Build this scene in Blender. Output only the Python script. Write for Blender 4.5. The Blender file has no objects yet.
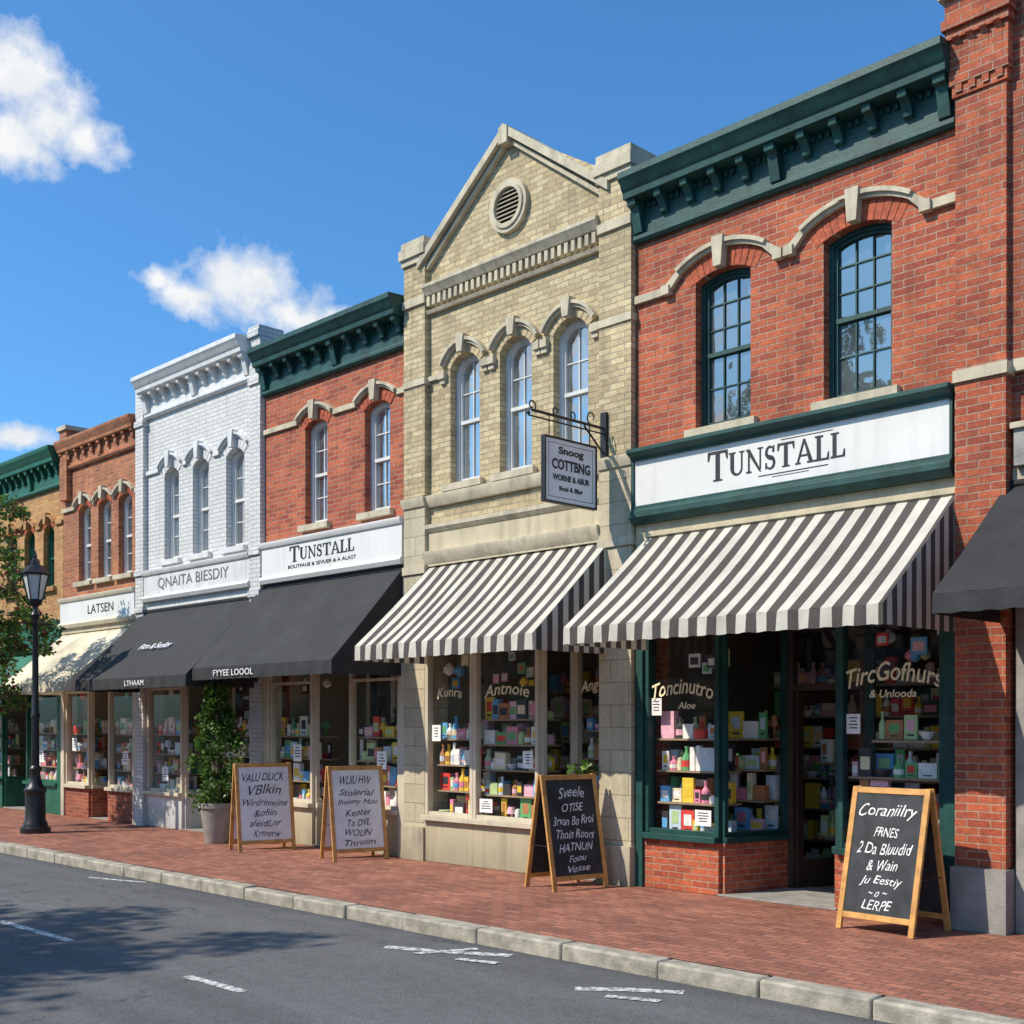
import bpy, math, random, bmesh
from mathutils import Vector, Matrix
from mathutils.geometry import tessellate_polygon
random.seed(11)
sc=bpy.context.scene
# ------------------------------------------------------------------ materials
def newmat(name):
    m=bpy.data.materials.new(name); m.use_nodes=True
    nt=m.node_tree; return m,nt,nt.nodes['Principled BSDF']
def N(nt,t,**k):
    n=nt.nodes.new(t)
    for a,b in k.items(): setattr(n,a,b)
    return n
def L(nt,a,b): nt.links.new(a,b)
def mixc(nt,fac,a,b,mode='MIX'):
    n=N(nt,'ShaderNodeMix',data_type='RGBA',blend_type=mode)
    for inp,val in ((n.inputs[0],fac),(n.inputs[6],a),(n.inputs[7],b)):
        if isinstance(val,bpy.types.NodeSocket): L(nt,val,inp)
        elif isinstance(val,(int,float)): inp.default_value=val if inp.type=='VALUE' else (val,val,val,1)
        else: inp.default_value=(*val,1)
    return n.outputs[2]
def mth(nt,op,a,b=None,c=None):
    n=N(nt,'ShaderNodeMath',operation=op)
    for i,v in enumerate((a,b,c)):
        if v is None: continue
        if isinstance(v,bpy.types.NodeSocket): L(nt,v,n.inputs[i])
        else: n.inputs[i].default_value=v
    return n.outputs[0]
def noise(nt,vec,scale,detail=4,rough=.55):
    n=N(nt,'ShaderNodeTexNoise'); n.inputs['Scale'].default_value=scale
    n.inputs['Detail'].default_value=detail; n.inputs['Roughness'].default_value=rough
    if vec is not None: L(nt,vec,n.inputs['Vector'])
    return n.outputs['Fac']
def ramp(nt,fac,lo,hi,a=0.,b=1.):
    n=N(nt,'ShaderNodeMapRange'); n.inputs[1].default_value=lo; n.inputs[2].default_value=hi
    n.inputs[3].default_value=a; n.inputs[4].default_value=b; L(nt,fac,n.inputs[0]); return n.outputs[0]
def bump(nt,h,strength,dist,bs,normal=None):
    n=N(nt,'ShaderNodeBump'); n.inputs['Strength'].default_value=strength; n.inputs['Distance'].default_value=dist
    L(nt,h,n.inputs['Height'])
    if normal is not None: L(nt,normal,n.inputs['Normal'])
    L(nt,n.outputs[0],bs.inputs['Normal']); return n.outputs[0]
def objvec(nt): return N(nt,'ShaderNodeTexCoord').outputs['Object']
def simple(name,col,rough=.6,var=.15,scale=3,bmp=.15,bscale=50,metal=0,streak=0.,dirt=0.):
    m,nt,bs=newmat(name); v=objvec(nt)
    n1=noise(nt,v,scale,6)
    f=ramp(nt,n1,.3,.7,1-var,1+var)
    c=mixc(nt,1.,col,f,'MULTIPLY')
    if streak>0:
        mp=N(nt,'ShaderNodeMapping'); mp.inputs['Scale'].default_value=(9,9,.8); L(nt,v,mp.inputs[0])
        s=ramp(nt,noise(nt,mp.outputs[0],1.,5),.5,.75,1.,1-streak)
        c=mixc(nt,1.,c,s,'MULTIPLY')
    if dirt>0:
        z=N(nt,'ShaderNodeSeparateXYZ'); L(nt,v,z.inputs[0])
        zz=mth(nt,'ADD',z.outputs[2],mth(nt,'MULTIPLY',n1,-.35))
        d=ramp(nt,zz,-.15,.45,1-dirt,1.)
        c=mixc(nt,1.,c,d,'MULTIPLY')
    L(nt,c,bs.inputs['Base Color']); bs.inputs['Roughness'].default_value=rough; bs.inputs['Metallic'].default_value=metal
    if bmp>0: bump(nt,noise(nt,v,bscale,5),bmp,.01,bs)
    return m
def brick(name,c1,c2,mort,bw=.2,rh=.066,ms=.0065,floor=False,big=.28,bstr=1.,grain=.36,streak=.66,pale=.0):
    m,nt,bs=newmat(name); v=objvec(nt)
    sp=N(nt,'ShaderNodeSeparateXYZ'); L(nt,v,sp.inputs[0])
    cb=N(nt,'ShaderNodeCombineXYZ')
    if floor: L(nt,sp.outputs[0],cb.inputs[0]); L(nt,sp.outputs[1],cb.inputs[1])
    else:
        L(nt,mth(nt,'ADD',sp.outputs[0],sp.outputs[1]),cb.inputs[0]); L(nt,sp.outputs[2],cb.inputs[1])
    nz=N(nt,'ShaderNodeTexNoise'); nz.inputs['Scale'].default_value=9; L(nt,v,nz.inputs['Vector'])
    vm=N(nt,'ShaderNodeVectorMath',operation='MULTIPLY_ADD'); L(nt,nz.outputs['Color'],vm.inputs[0])
    vm.inputs[1].default_value=(.012,.012,0); L(nt,cb.outputs[0],vm.inputs[2])
    bt=N(nt,'ShaderNodeTexBrick'); L(nt,vm.outputs[0],bt.inputs['Vector'])
    bt.inputs['Color1'].default_value=(*c1,1); bt.inputs['Color2'].default_value=(*c2,1); bt.inputs['Mortar'].default_value=(*mort,1)
    bt.inputs['Scale'].default_value=1; bt.inputs['Mortar Size'].default_value=ms; bt.inputs['Mortar Smooth'].default_value=.3
    bt.inputs['Brick Width'].default_value=bw; bt.inputs['Row Height'].default_value=rh; bt.inputs['Bias'].default_value=-.1
    f=ramp(nt,noise(nt,v,1.3,6,.65),.3,.7,1-big,1+big*.7)
    c=mixc(nt,1.,bt.outputs['Color'],f,'MULTIPLY')
    f2=ramp(nt,noise(nt,v,22,4,.7),.25,.75,1-grain,1+grain)
    c=mixc(nt,1.,c,f2,'MULTIPLY')
    if pale>0:
        pf=ramp(nt,noise(nt,v,2.7,7,.7),.52,.72,0.,pale); c=mixc(nt,pf,c,tuple(min(1,x*1.1) for x in mort))
    if not floor:
        mp=N(nt,'ShaderNodeMapping'); mp.inputs['Scale'].default_value=(6,6,.5); L(nt,v,mp.inputs[0])
        s=ramp(nt,noise(nt,mp.outputs[0],1.,5),.5,.8,1.,streak)
        c=mixc(nt,1.,c,s,'MULTIPLY')
    else:
        s=ramp(nt,noise(nt,v,.6,6,.7),.45,.7,1.,.75); c=mixc(nt,1.,c,s,'MULTIPLY')
    L(nt,c,bs.inputs['Base Color']); bs.inputs['Roughness'].default_value=.85
    h=mth(nt,'ADD',mth(nt,'MULTIPLY',bt.outputs['Fac'],-1.),mth(nt,'MULTIPLY',noise(nt,v,60,4),.5))
    bump(nt,h,bstr,.012,bs)
    return m
def translmix(nt,bs,c,k):
    tr=N(nt,'ShaderNodeBsdfTranslucent'); L(nt,c,tr.inputs[0]); mx=N(nt,'ShaderNodeMixShader'); mx.inputs[0].default_value=k
    L(nt,bs.outputs[0],mx.inputs[1]); L(nt,tr.outputs[0],mx.inputs[2]); L(nt,mx.outputs[0],nt.nodes['Material Output'].inputs[0])
def stripes(name,axis,period,ca,cb,off=0.):
    m,nt,bs=newmat(name); v=objvec(nt); sp=N(nt,'ShaderNodeSeparateXYZ'); L(nt,v,sp.inputs[0])
    a=mth(nt,'FRACT',mth(nt,'DIVIDE',mth(nt,'ADD',sp.outputs[axis],100+off),period))
    k=ramp(nt,mth(nt,'ABSOLUTE',mth(nt,'SUBTRACT',a,.5)),.245,.255)
    c=mixc(nt,k,ca,cb)
    c=mixc(nt,1.,c,ramp(nt,noise(nt,v,2.2,6,.7),.3,.7,.76,1.08),'MULTIPLY')
    L(nt,c,bs.inputs['Base Color']); bs.inputs['Roughness'].default_value=.85
    bump(nt,noise(nt,v,5,3),.35,.03,bs); translmix(nt,bs,c,.2); return m
def canvas(name,col,rough=.8,tr=0):
    m,nt,bs=newmat(name); v=objvec(nt)
    c=mixc(nt,1.,col,ramp(nt,noise(nt,v,1.8,6,.7),.3,.7,.7,1.4),'MULTIPLY'); L(nt,c,bs.inputs['Base Color']); bs.inputs['Roughness'].default_value=rough
    bump(nt,noise(nt,v,4,4),.5,.04,bs)
    if tr: translmix(nt,bs,c,tr)
    return m
def upglass(name,dark,refl=.35):
    m,nt,bs=newmat(name); v=objvec(nt)
    c=mixc(nt,ramp(nt,noise(nt,v,1.1,2),.4,.6),dark,tuple(x*2.6+.01 for x in dark)); L(nt,c,bs.inputs['Base Color'])
    bs.inputs['Roughness'].default_value=.3
    g=N(nt,'ShaderNodeBsdfGlossy'); g.inputs['Roughness'].default_value=.02; g.inputs['Color'].default_value=(.9,.88,.84,1)
    b=N(nt,'ShaderNodeBump'); b.inputs['Strength'].default_value=.15; b.inputs['Distance'].default_value=.05; L(nt,noise(nt,v,2.5,2),b.inputs['Height']); L(nt,b.outputs[0],g.inputs['Normal'])
    mx=N(nt,'ShaderNodeMixShader'); mx.inputs[0].default_value=refl
    L(nt,bs.outputs[0],mx.inputs[1]); L(nt,g.outputs[0],mx.inputs[2]); L(nt,mx.outputs[0],nt.nodes['Material Output'].inputs[0])
    return m
def shopglass():
    m,nt,bs=newmat('shop_glass'); nt.nodes.remove(bs)
    t=N(nt,'ShaderNodeBsdfTransparent'); t.inputs[0].default_value=(.98,.985,.98,1)
    g=N(nt,'ShaderNodeBsdfGlossy'); g.inputs['Roughness'].default_value=.01
    ge=N(nt,'ShaderNodeNewGeometry'); dt=N(nt,'ShaderNodeVectorMath',operation='DOT_PRODUCT'); L(nt,ge.outputs['Incoming'],dt.inputs[0]); L(nt,ge.outputs['Normal'],dt.inputs[1])
    c=mth(nt,'SUBTRACT',1.,mth(nt,'ABSOLUTE',dt.outputs['Value'])); f=mth(nt,'MULTIPLY_ADD',mth(nt,'POWER',c,5.),.9,.035)
    mx=N(nt,'ShaderNodeMixShader'); L(nt,f,mx.inputs[0])
    L(nt,t.outputs[0],mx.inputs[1]); L(nt,g.outputs[0],mx.inputs[2]); L(nt,mx.outputs[0],nt.nodes['Material Output'].inputs[0])
    return m
def asphalt():
    m,nt,bs=newmat('asphalt'); v=objvec(nt)
    a=ramp(nt,noise(nt,v,.5,6,.6),.3,.7,.115,.155)
    b=ramp(nt,noise(nt,v,60,4,.85),.3,.7,.45,1.55)
    b2=ramp(nt,noise(nt,v,9,6,.75),.3,.7,.84,1.14)
    mp=N(nt,'ShaderNodeMapping'); mp.inputs['Scale'].default_value=(.15,2.2,1); L(nt,v,mp.inputs[0])
    t=ramp(nt,noise(nt,mp.outputs[0],1.,4),.35,.7,.84,1.1)
    k=mth(nt,'MULTIPLY',mth(nt,'MULTIPLY',mth(nt,'MULTIPLY',a,b),b2),t)
    sp=N(nt,'ShaderNodeSeparateXYZ'); L(nt,v,sp.inputs[0])
    gut=ramp(nt,mth(nt,'ADD',sp.outputs[1],mth(nt,'MULTIPLY',noise(nt,v,2.5,5),.35)),-3.1,-2.86,1.,.6); k=mth(nt,'MULTIPLY',k,gut)
    vo=N(nt,'ShaderNodeTexVoronoi',feature='DISTANCE_TO_EDGE'); vo.inputs['Scale'].default_value=.2
    nz=N(nt,'ShaderNodeTexNoise'); nz.inputs['Scale'].default_value=2; nz.inputs['Detail'].default_value=8; L(nt,v,nz.inputs['Vector'])
    vm=N(nt,'ShaderNodeVectorMath',operation='MULTIPLY_ADD'); L(nt,nz.outputs['Color'],vm.inputs[0]); vm.inputs[1].default_value=(.9,.9,.9); L(nt,v,vm.inputs[2]); L(nt,vm.outputs[0],vo.inputs['Vector'])
    cr=ramp(nt,vo.outputs['Distance'],.0008,.003,.6,1.)
    k=mth(nt,'MULTIPLY',k,cr)
    c=N(nt,'ShaderNodeCombineColor'); L(nt,k,c.inputs[0]); L(nt,mth(nt,'MULTIPLY',k,1.),c.inputs[1]); L(nt,mth(nt,'MULTIPLY',k,1.01),c.inputs[2])
    L(nt,c.outputs[0],bs.inputs['Base Color']); bs.inputs['Roughness'].default_value=.9
    bump(nt,noise(nt,v,90,3,.8),.9,.012,bs); return m
def wornpaint():
    m,nt,bs=newmat('road_paint'); v=objvec(nt)
    k=ramp(nt,noise(nt,v,16,7,.78),.42,.56)
    c=mixc(nt,k,(.78,.78,.75),(.18,.18,.18)); L(nt,c,bs.inputs['Base Color']); bs.inputs['Roughness'].default_value=.8
    bump(nt,noise(nt,v,110,3,.8),.5,.01,bs); return m
def leafm(name,col):
    m,nt,bs=newmat(name); v=objvec(nt)
    c=mixc(nt,ramp(nt,noise(nt,v,6,3),.3,.7),tuple(x*.55 for x in col),tuple(x*1.35 for x in col)); L(nt,c,bs.inputs['Base Color']); bs.inputs['Roughness'].default_value=.5
    translmix(nt,bs,c,.3); return m
RED=brick('red_brick',(.50,.118,.048),(.28,.052,.028),(.42,.26,.18),pale=.14)
RED2=brick('red_brick_dark',(.40,.095,.042),(.22,.045,.026),(.34,.22,.155),pale=.1)
ORG=brick('orange_brick',(.48,.165,.065),(.32,.09,.038),(.40,.29,.2),pale=.1)
YEL=brick('amber_brick',(.54,.28,.085),(.40,.17,.05),(.44,.33,.22))
TAN=brick('tan_brick',(.60,.485,.28),(.40,.30,.165),(.38,.31,.21),bstr=.8,big=.18,grain=.28)
BLOCK=brick('stone_block',(.56,.485,.335),(.48,.41,.28),(.29,.24,.165),bw=.5,rh=.24,ms=.005,big=.15,bstr=.5,grain=.15)
WHB=brick('white_painted_brick',(.68,.67,.645),(.61,.605,.585),(.48,.48,.465),big=.1,bstr=.8,grain=.1,streak=.82)
PAV=brick('paver_brick',(.41,.16,.098),(.25,.085,.056),(.15,.09,.062),bw=.2,rh=.1,ms=.0075,floor=True,big=.22,bstr=.6)
VOUS=simple('voussoir_brick',(.40,.09,.04),.85,.4,14,.4,60)
VOUST=simple('voussoir_tan',(.50,.40,.24),.85,.25,14,.4,60)
STONE=simple('limestone',(.53,.46,.33),.8,.2,5,.4,45,streak=.35,dirt=.35)
STONE2=simple('tan_stucco',(.55,.475,.325),.8,.14,3,.25,40,streak=.3,dirt=.35)
GREYST=simple('grey_stone',(.29,.275,.25),.85,.25,6,.5,40)
TEAL=simple('teal_paint',(.009,.062,.054),.55,.35,5,.25,50,streak=.4)
GRN=simple('green_paint',(.012,.11,.06),.5,.25,5,.15,50,streak=.25)
WHT=simple('white_paint',(.69,.68,.655),.5,.09,4,.12,40,streak=.22,dirt=.3)
CREAM=simple('cream_paint',(.62,.55,.42),.55,.1,4,.1,40,streak=.2,dirt=.3)
SIGN=simple('sign_white',(.74,.73,.69),.45,.05,1.5,.04,20,streak=.12)
BLK=simple('black_iron',(.014,.014,.015),.4,.2,8,.15,60)
INK=simple('sign_ink',(.022,.022,.024),.5,.1,8,0)
CHALK=simple('chalk_white',(.8,.8,.79),.9,.25,40,0)
GOLD=simple('gold_lettering',(.95,.85,.56),.5,.1,8,0)
CHALKB=simple('chalkboard',(.028,.031,.035),.7,.6,5,.05,30)
WBOARD=simple('pale_board',(.80,.79,.79),.6,.1,5,.05,30)
WOOD=simple('honey_wood',(.58,.29,.08),.5,.28,9,.25,30)
DKWD=simple('dark_wood',(.05,.032,.022),.5,.3,6,.2,30)
SHELF=simple('shelf_wood',(.36,.26,.16),.6,.2,6,.1,30)
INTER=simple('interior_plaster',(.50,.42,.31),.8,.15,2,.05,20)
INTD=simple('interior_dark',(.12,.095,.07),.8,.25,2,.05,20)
ROOF=simple('roof_felt',(.06,.06,.062),.9,.2,2,.3,30)
KERB=simple('kerb_concrete',(.35,.315,.25),.85,.4,7,.6,45)
GROUND=simple('ground_soil',(.10,.11,.07),.95,.3,.2,.3,5)
BCAN=canvas('black_canvas',(.022,.022,.023)); CCAN=canvas('cream_canvas',(.70,.63,.47),tr=.2); GCAN=canvas('green_canvas',(.02,.13,.08))
STX=stripes('striped_canvas_front',0,.203,(.71,.67,.575),(.095,.084,.076)); STY=stripes('striped_canvas_side',1,.16,(.71,.67,.575),(.095,.084,.076))
UG=upglass('window_glass',(.03,.036,.04),.32); UG2=upglass('window_glass_bright',(.06,.075,.09),.5)
SG=shopglass(); ASP=asphalt(); PAINT=wornpaint()
POT=simple('pot_grey',(.30,.28,.25),.8,.2,6,.3,40); BARK=simple('bark',(.09,.065,.045),.9,.3,12,.8,30); SOIL=simple('soil',(.03,.02,.014),.95,.3,20,.5,40)
LF1=leafm('leaf_green',(.075,.165,.022)); LF2=leafm('leaf_dark',(.035,.09,.016)); LF3=leafm('leaf_light',(.15,.26,.035)); LFR=leafm('leaf_russet',(.2,.05,.03))
PAL=[simple('goods_%d'%i,c,.45,.12,20,0) for i,c in enumerate([(.9,.88,.83),(.88,.76,.5),(.82,.28,.4),(.9,.62,.06),(.15,.45,.78),(.15,.46,.18),(.5,.22,.09),(.05,.05,.055),(.65,.76,.84),(.8,.07,.05),(.92,.9,.87),(.52,.68,.34),(.9,.5,.6),(.9,.88,.84)])]
LGL=newmat('lantern_glass'); LGL[2].inputs['Base Color'].default_value=(.6,.62,.6,1); LGL[2].inputs['Roughness'].default_value=.15; LGL=LGL[0]
# ------------------------------------------------------------------ mesh builder
class MB:
    def __init__(s): s.v=[];s.f=[];s.mi=[];s.mats=[];s.xf=None
    def m(s,mat):
        if mat not in s.mats: s.mats.append(mat)
        return s.mats.index(mat)
    def add(s,vs,fs,mat):
        b=len(s.v)
        for p in vs:
            p=Vector(p)
            if s.xf is not None: p=s.xf@p
            s.v.append(p)
        k=s.m(mat)
        for f in fs: s.f.append([b+i for i in f]); s.mi.append(k)
    def box(s,x0,x1,y0,y1,z0,z1,mat):
        s.add([(x0,y0,z0),(x1,y0,z0),(x1,y1,z0),(x0,y1,z0),(x0,y0,z1),(x1,y0,z1),(x1,y1,z1),(x0,y1,z1)],
              [(0,3,2,1),(4,5,6,7),(0,1,5,4),(1,2,6,5),(2,3,7,6),(3,0,4,7)],mat)
    def seg(s,p,q,th,z0,z1,mat,off=0.):
        p=Vector(p);q=Vector(q);d=(q-p).normalized();n=Vector((d.y,-d.x))
        a=p+n*(off+th/2);b=q+n*(off+th/2);c=q+n*(off-th/2);e=p+n*(off-th/2)
        s.add([(*k,z0) for k in (a,b,c,e)]+[(*k,z1) for k in (a,b,c,e)],[(0,3,2,1),(4,5,6,7),(0,1,5,4),(1,2,6,5),(2,3,7,6),(3,0,4,7)],mat)
    def pane(s,p,q,z0,z1,mat): s.add([(p[0],p[1],z0),(q[0],q[1],z0),(q[0],q[1],z1),(p[0],p[1],z1)],[(0,1,2,3)],mat)
    def prism(s,outer,holes,plane,a,b,mat):
        loops=[outer]+list(holes); flat=[p for l in loops for p in l]; n=len(flat)
        tr=tessellate_polygon([[Vector((p[0],p[1],0)) for p in l] for l in loops])
        mp={'xz':lambda p,t:(p[0],t,p[1]),'yz':lambda p,t:(t,p[0],p[1]),'xy':lambda p,t:(p[0],p[1],t)}[plane]
        vs=[mp(p,a) for p in flat]+[mp(p,b) for p in flat]; fs=[]
        for t in tr: fs.append(tuple(t)); fs.append(tuple(n+i for i in reversed(t)))
        o=0
        for l in loops:
            k=len(l)
            for i in range(k): j=(i+1)%k; fs.append((o+i,o+j,n+o+j,n+o+i))
            o+=k
        s.add(vs,fs,mat)
    def cyl(s,p0,p1,r0,r1,mat,n=10,cap=True):
        p0=Vector(p0);p1=Vector(p1);d=(p1-p0)
        if d.length<1e-6: return
        q=d.to_track_quat('Z','Y'); vs=[];fs=[]
        for i in range(n):
            a=2*math.pi*i/n; o=Vector((math.cos(a),math.sin(a),0)); vs.append(p0+q@(o*r0))
        for i in range(n):
            a=2*math.pi*i/n; o=Vector((math.cos(a),math.sin(a),0)); vs.append(p1+q@(o*r1))
        for i in range(n): j=(i+1)%n; fs.append((i,j,n+j,n+i))
        if cap: fs.append(tuple(range(n-1,-1,-1))); fs.append(tuple(range(n,2*n)))
        s.add(vs,fs,mat)
    def lathe(s,c,prof,mat,n=20,rot=0):
        vs=[];fs=[]
        for r,z in prof:
            for i in range(n):
                a=2*math.pi*i/n+rot; vs.append((c[0]+r*math.cos(a),c[1]+r*math.sin(a),c[2]+z))
        for k in range(len(prof)-1):
            for i in range(n): j=(i+1)%n; fs.append((k*n+i,k*n+j,(k+1)*n+j,(k+1)*n+i))
        fs.append(tuple(range(n-1,-1,-1))); fs.append(tuple((len(prof)-1)*n+i for i in range(n)))
        s.add(vs,fs,mat)
    def obj(s,name,parent=None,bevel=0,smooth=True,recalc=True):
        me=bpy.data.meshes.new(name); me.from_pydata([tuple(p) for p in s.v],[],s.f)
        for m in s.mats: me.materials.append(m)
        me.polygons.foreach_set('material_index',s.mi)
        if recalc:
            bm=bmesh.new(); bm.from_mesh(me); bmesh.ops.recalc_face_normals(bm,faces=bm.faces[:]); bm.to_mesh(me); bm.free()
        if smooth:
            me.polygons.foreach_set('use_smooth',[True]*len(me.polygons)); me.set_sharp_from_angle(angle=math.radians(32))
        o=bpy.data.objects.new(name,me); sc.collection.objects.link(o)
        if parent: o.parent=parent
        if bevel>0:
            b=o.modifiers.new('Bevel','BEVEL'); b.width=bevel; b.segments=2; b.limit_method='ANGLE'; b.angle_limit=math.radians(40); b.harden_normals=False
        return o
def empty(name,loc=(0,0,0)):
    e=bpy.data.objects.new(name,None); sc.collection.objects.link(e); return e
def text(body,M,mat,parent,name,size=.2,width=None,height=None,ext=.002,shear=0,bold=0.,jit=0.,arc=0.):
    cu=bpy.data.curves.new('t','FONT'); cu.body=body; cu.size=size; cu.align_x='CENTER'; cu.extrude=ext; cu.shear=shear; cu.offset=bold; cu.resolution_u=3
    o=bpy.data.objects.new('t',cu); sc.collection.objects.link(o); bpy.context.view_layer.update()
    me=bpy.data.meshes.new_from_object(o.evaluated_get(bpy.context.evaluated_depsgraph_get())); bpy.data.objects.remove(o)
    if not me.vertices: return
    xs=[v.co.x for v in me.vertices]; ys=[v.co.y for v in me.vertices]
    sx=1 if width is None else width/(max(xs)-min(xs)); sy=sx if height is None else height/(max(ys)-min(ys))
    if width is None and height is not None: sx=sy
    cx=(max(xs)+min(xs))/2; cy=(max(ys)+min(ys))/2; ph=random.random()*9; hw=(max(xs)-min(xs))*sx/2
    for v in me.vertices:
        x=(v.co.x-cx)*sx; y=(v.co.y-cy)*sy
        if arc: y+=arc*(1-(x/hw)**2)
        if jit: x2=x; x+=jit*math.sin(y*60+x*22+ph)+jit*.5*math.sin(y*27-x2*40+ph*3); y+=jit*math.sin(x2*48+ph*2)+jit*1.8*math.sin(x2*17+ph)
        v.co=M@Vector((x,y,v.co.z))
    me.materials.clear(); me.materials.append(mat)
    o=bpy.data.objects.new(name,me); sc.collection.objects.link(o)
    if parent: o.parent=parent
    return o
def MW(x,y,z,rz=0.,lean=0.):
    return Matrix.Translation((x,y,z))@Matrix.Rotation(rz,4,'Z')@Matrix.Rotation(math.pi/2-lean,4,'X')
# ------------------------------------------------------------------ serif lettering
def arcp(cx,cy,rx,ry,a0,a1,n=12): return [(cx+rx*math.cos(math.radians(a0+(a1-a0)*i/n)),cy+ry*math.sin(math.radians(a0+(a1-a0)*i/n))) for i in range(n+1)]
def rc(x0,y0,x1,y1): return [(x0,y0),(x1,y0),(x1,y1),(x0,y1)]
def sglyph():
    pts=arcp(.3,.73,.2,.225,35,270,16)[:-1]+arcp(.3,.265,.22,.235,90,-145,16); out=[]; n=len(pts)
    for i in range(n-1):
        def wd(k): t=k/(n-1); return .035+.055*math.exp(-((t-.5)/.2)**2)
        def nor(k):
            a=pts[max(k-1,0)];b=pts[min(k+1,n-1)];d=Vector((b[0]-a[0],b[1]-a[1])).normalized();return Vector((-d.y,d.x))
        p=Vector(pts[i]);q=Vector(pts[i+1]);a=nor(i)*wd(i);b=nor(i+1)*wd(i+1)
        out.append([tuple(p+a),tuple(p-a),tuple(q-b),tuple(q+b)])
    out.append([(.42,.72),(.52,.72),(.52,1.),(.47,.93)]); out.append([(.05,0.),(.1,.07),(.13,.28),(.05,.28)])
    return out
GL={'T':(.9,[rc(0,.92,.88,1),rc(.35,.04,.53,.92),rc(.24,0,.64,.04),[(0,.7),(.04,.7),(.1,.92),(0,.92)],[(.84,.7),(.88,.7),(.88,.92),(.78,.92)]]),
'U':(.92,[rc(.1,.3,.28,.95),rc(0,.95,.38,1),rc(.7,.3,.77,.95),rc(.6,.95,.88,1),arcp(.435,.3,.335,.31,180,360)+arcp(.49,.3,.21,.24,360,180)]),
'N':(.98,[rc(.13,.05,.2,.8),rc(.02,0,.31,.05),[(.0,1),(.22,1),(.84,.0),(.74,0.)],rc(.76,.1,.83,.95),rc(.65,.95,.94,1)]),
'S':(.66,sglyph()),
'A':(.96,[[(.08,.05),(.15,.05),(.46,.9),(.42,1.)],[(.42,1.),(.5,1.),(.9,.05),(.7,.05)],rc(.22,.3,.68,.36),rc(-.02,0,.26,.05),rc(.6,0,1.,.05)]),
'L':(.74,[rc(.1,.06,.28,.95),rc(0,.95,.4,1),rc(0,0,.7,.06),[(.6,.06),(.7,.06),(.7,.3),(.66,.3)]])}
def serif(word,x,y,z,width,h,mat,parent,name,firstscale=1.3):
    tot=0; lay=[]
    for i,ch in enumerate(word):
        k=firstscale if i==0 else 1.; w,g=GL[ch]; lay.append((tot,k,g)); tot+=w*k+.05
    tot-=.05; s=width/tot; mb=MB(); e=0
    for x0,k,g in lay:
        for poly in g:
            e=(e+1)%7
            mb.prism([(x-width/2+(x0+p[0]*k)*s,z+(p[1]*k-(k-1)*.35)*h) for p in poly],[],'xz',y-.006-e*.0004,y+.001,mat)
    return mb.obj(name,parent,smooth=False)
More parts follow.
